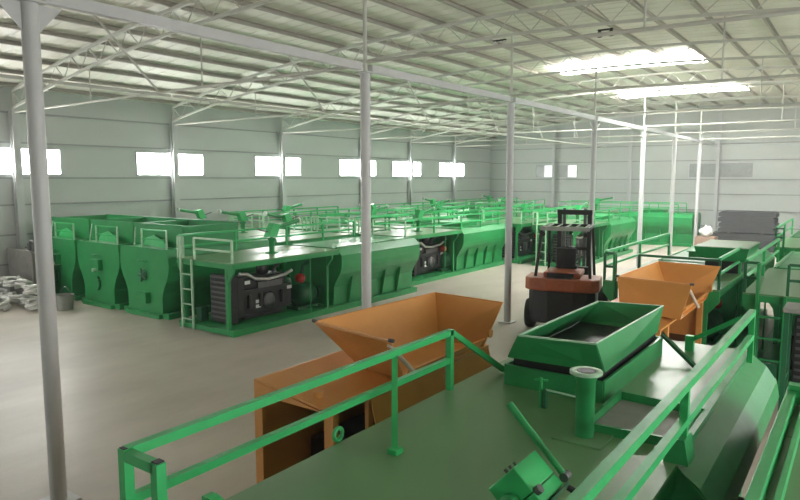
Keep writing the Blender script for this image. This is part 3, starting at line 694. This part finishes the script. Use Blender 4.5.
MB().box(-0.48, 0.48, 0.09, 0.15, 0.15, 0.65).build('fork_carriage', 'black', ms)
for s in (-1, 1): MB().box(s*0.28-0.06, s*0.28+0.06, 0.15, 1.2, 0.06, 0.10).box(s*0.28-0.06, s*0.28+0.06, 0.15, 0.20, 0.10, 0.6).build('fork', 'iron', ms)
st_ = MB().path([(0.19*math.cos(2*PI*k/20), 1.72+0.19*math.sin(2*PI*k/20)*0.8, 1.52+0.19*math.sin(2*PI*k/20)*0.6) for k in range(20)], 0.016, 8, True).build('steering_wheel', 'black', fk_)
MB().tube((0, 1.95, 1.1), (0, 1.74, 1.52), 0.025, 8).build('steering_column', 'black', fk_)
MB().box(-0.4, 0.4, 1.9, 2.15, 0.8, 1.25).build('dashboard', 'black', fk_, 0.02)
for s in (-1, 1): MB().lathe([(0.05, 0), (0.05, 0.05)], (s*0.46, 0.40, ZG-0.12), 'y', 12).build('rear_lamp', 'black', og)

# ------------------------------------------------------------------ loose things
# stack of dark grey plates near the end wall
for k in range(4):
    t = tag(MB().prism([(-1.18, 0), (1.18, 0), (1.18, 0.17), (1.06, 0.24), (-1.06, 0.24), (-1.18, 0.17)], -0.75, 0.75).build('steel_plate_pack', 'grey_plate'), 'dark grey steel plate pack in the upper stack near the end wall', 'plates', 'upper stack of grey plates')
    t.location = (-4.47 + 0.03*math.sin(k*2.1), 34.6, 0.86 + k*0.245)
for k in range(3):
    t = tag(MB().prism([(-1.45, 0), (1.45, 0), (1.45, 0.22), (1.36, 0.26), (-1.36, 0.26), (-1.45, 0.22)], -0.8, 0.8).build('steel_plate_pack', 'grey_plate'), 'longer dark grey steel plate pack in the lower stack near the end wall', 'plates', 'lower stack of grey plates')
    t.location = (-4.55, 34.6, 0.03 + k*0.265)
for x in (-5.6, -3.5): tag(MB().box(x-0.06, x+0.06, 33.9, 35.3, 0, 0.03).build('timber_bearer', 'wood_pale'), 'timber bearer under the stack of grey plates', 'timber', 'bearers under the plates')
for x in (-5.2, -3.8): 
    t = tag(MB().box(x-0.06, x+0.06, 33.9, 35.3, 0.825, 0.86).build('timber_bearer', 'wood_pale'), 'timber bearer between the two stacks of grey plates', 'timber', 'bearers between the plates')
def sack(x, y, z, s, nm, mt, label, cat):
    bm = bmesh.new(); bmesh.ops.create_icosphere(bm, subdivisions=3, radius=1)
    for v in bm.verts:
        p = v.co; k = 0.85 + 0.55*noise.noise(p*1.7 + Vector((x, y, z)))
        zz = max(p.z*(0.75 + 0.5*noise.noise(p*2.1)), -0.62)
        v.co = Vector((p.x*k*s[0], p.y*k*s[1], (zz+0.62)*s[2]))
    me = bpy.data.meshes.new(nm); bm.to_mesh(me); bm.free(); me.materials.append(MATS[mt])
    for p in me.polygons: p.use_smooth = True
    o = bpy.data.objects.new(nm, me); COL.objects.link(o); o.location = (x, y, z); return tag(o, label, cat)
sack(-6.02, 33.2, 0.66, (0.30, 0.32, 0.36), 'bulk_sack', 'white', 'white bulging sack on the carton beside the grey plates', 'sack')
tag(MB().box(-6.45, -5.60, 32.8, 33.65, 0, 0.66).build('carton', 'carton', None, 0.01), 'brownish carton standing beside the stack of grey plates', 'carton')
# left corner: hoses, bucket, grey crate
bk = thing('bucket', 'grey metal bucket standing beside the white hoses', 'bucket', (-16.75, 8.45, 0))
MB().lathe([(0.19, 0), (0.24, 0.40), (0.225, 0.40), (0.18, 0.02)], n=20).build('bucket_body', 'grey_worn', bk)
MB().path([(0.24*math.cos(a), 0.03, 0.40+0.20*math.sin(a)) for a in [PI*k/10 for k in range(11)]], 0.008, 6).build('handle', 'iron', bk)
random.seed(11)
k = 0
spots = [(-17.25-0.55*k, 7.98+0.06*(k % 2), 0) for k in range(5)] + [(-17.52-0.55*k, 8.02, 0.36 if k == 0 else 0.42) for k in range(4)] + [(-18.0, 7.42, 0), (-18.6, 7.38, 0)]
for (x, y, z) in spots:
    r0 = random.uniform(0.15, 0.21); n = 36; ph = random.uniform(0, 6)
    tl = Matrix.Rotation(random.uniform(-0.3, 0.3) if z == 0 else random.uniform(-0.5, 0.5), 3, 'X') @ Matrix.Rotation(random.uniform(-0.25, 0.25), 3, 'Y')
    pts = [tl @ Vector((r0*math.cos(2*PI*i/13)*(1+0.16*math.sin(1.3*i*0.4+ph)), r0*math.sin(2*PI*i/13)*(1+0.16*math.cos(0.7*i+ph)), 0.085*(i/13.0))) for i in range(n)]
    zm = min(p.z for p in pts) - 0.047
    o = MB().path([(p.x, p.y, p.z - zm) for p in pts], 0.046, 8).build('hose_coil', 'hose_white'); o.location = (x, y, z)
    tag(o, 'coiled white hose in the heap on the floor by the grey crate', 'hose', 'white hoses heaped on the floor')
cr = thing('steel_crate', 'dull grey steel crate against the wall with a curved pipe on top', 'crate', (-19.12, 8.72, 0))
MB().box(-0.72, 0.72, -0.25, 0.25, 0.05, 1.36).build('crate_body', 'crate_grey', cr, 0.01)
for s in (-1, 1):
    MB().box(-0.72, 0.72, s*0.25-0.02, s*0.25+0.02, 1.36, 1.42).build('crate_rim', 'crate_grey', cr)
    MB().box(s*0.6-0.06, s*0.6+0.06, -0.25, 0.25, 0, 0.05).build('skid', 'crate_grey', cr)
MB().path([(0.05, 0.0, 1.36), (0.05, 0.0, 1.56), (0.12, 0.0, 1.64), (0.25, 0.0, 1.64), (0.32, 0.0, 1.56), (0.32, 0.0, 1.36)], 0.05, 10).build('bent_pipe', 'iron', cr)
# between and behind the near decks on the right
tb = thing('steel_bench', 'grey steel bench between the near deck and the dark railed machines', 'bench', (-0.38, 10.35, 0))
MB().box(-0.45, 0.75, -0.25, 0.35, 1.58, 1.64).build('bench_top', 'grey_worn', tb, 0.01)
for x in (-0.40, 0.70):
    for y in (-0.20, 0.30): MB().box(x-0.03, x+0.03, y-0.03, y+0.03, 0, 1.58).build('leg', 'green_dark', tb)
for x in (-0.40, 0.70): MB().box(x-0.02, x+0.02, -0.17, 0.27, 0.6, 0.65).build('brace', 'green_dark', tb)
pl = tag(MB().beam((-0.62, 6.9, 0.0), (-0.64, 5.5, 0.9), 0.10, 0.03).build('plank', 'wood_pale'), 'pale plank leaning in the gap between the two near decks', 'plank')

# thin dust haze filling the hall (its shell lies outside the walls)
hm = bpy.data.materials.new('dust_haze'); hm.use_nodes = True; nt = hm.node_tree
nt.nodes.remove(nt.nodes['Principled BSDF']); vsn = nt.nodes.new('ShaderNodeVolumeScatter')
vsn.inputs['Color'].default_value = (0.96, 1.0, 0.97, 1); vsn.inputs['Density'].default_value = 0.0016; vsn.inputs['Anisotropy'].default_value = 0.2
nt.links.new(vsn.outputs[0], nt.nodes['Material Output'].inputs['Volume']); MATS['dust_haze'] = hm
tag(MB().box(XL-0.6, XR+0.6, YB-0.6, YF+0.6, -0.5, 8.2).build('dust_haze', 'dust_haze'), 'thin pale dust haze hanging in the hall', 'haze', kind='stuff')
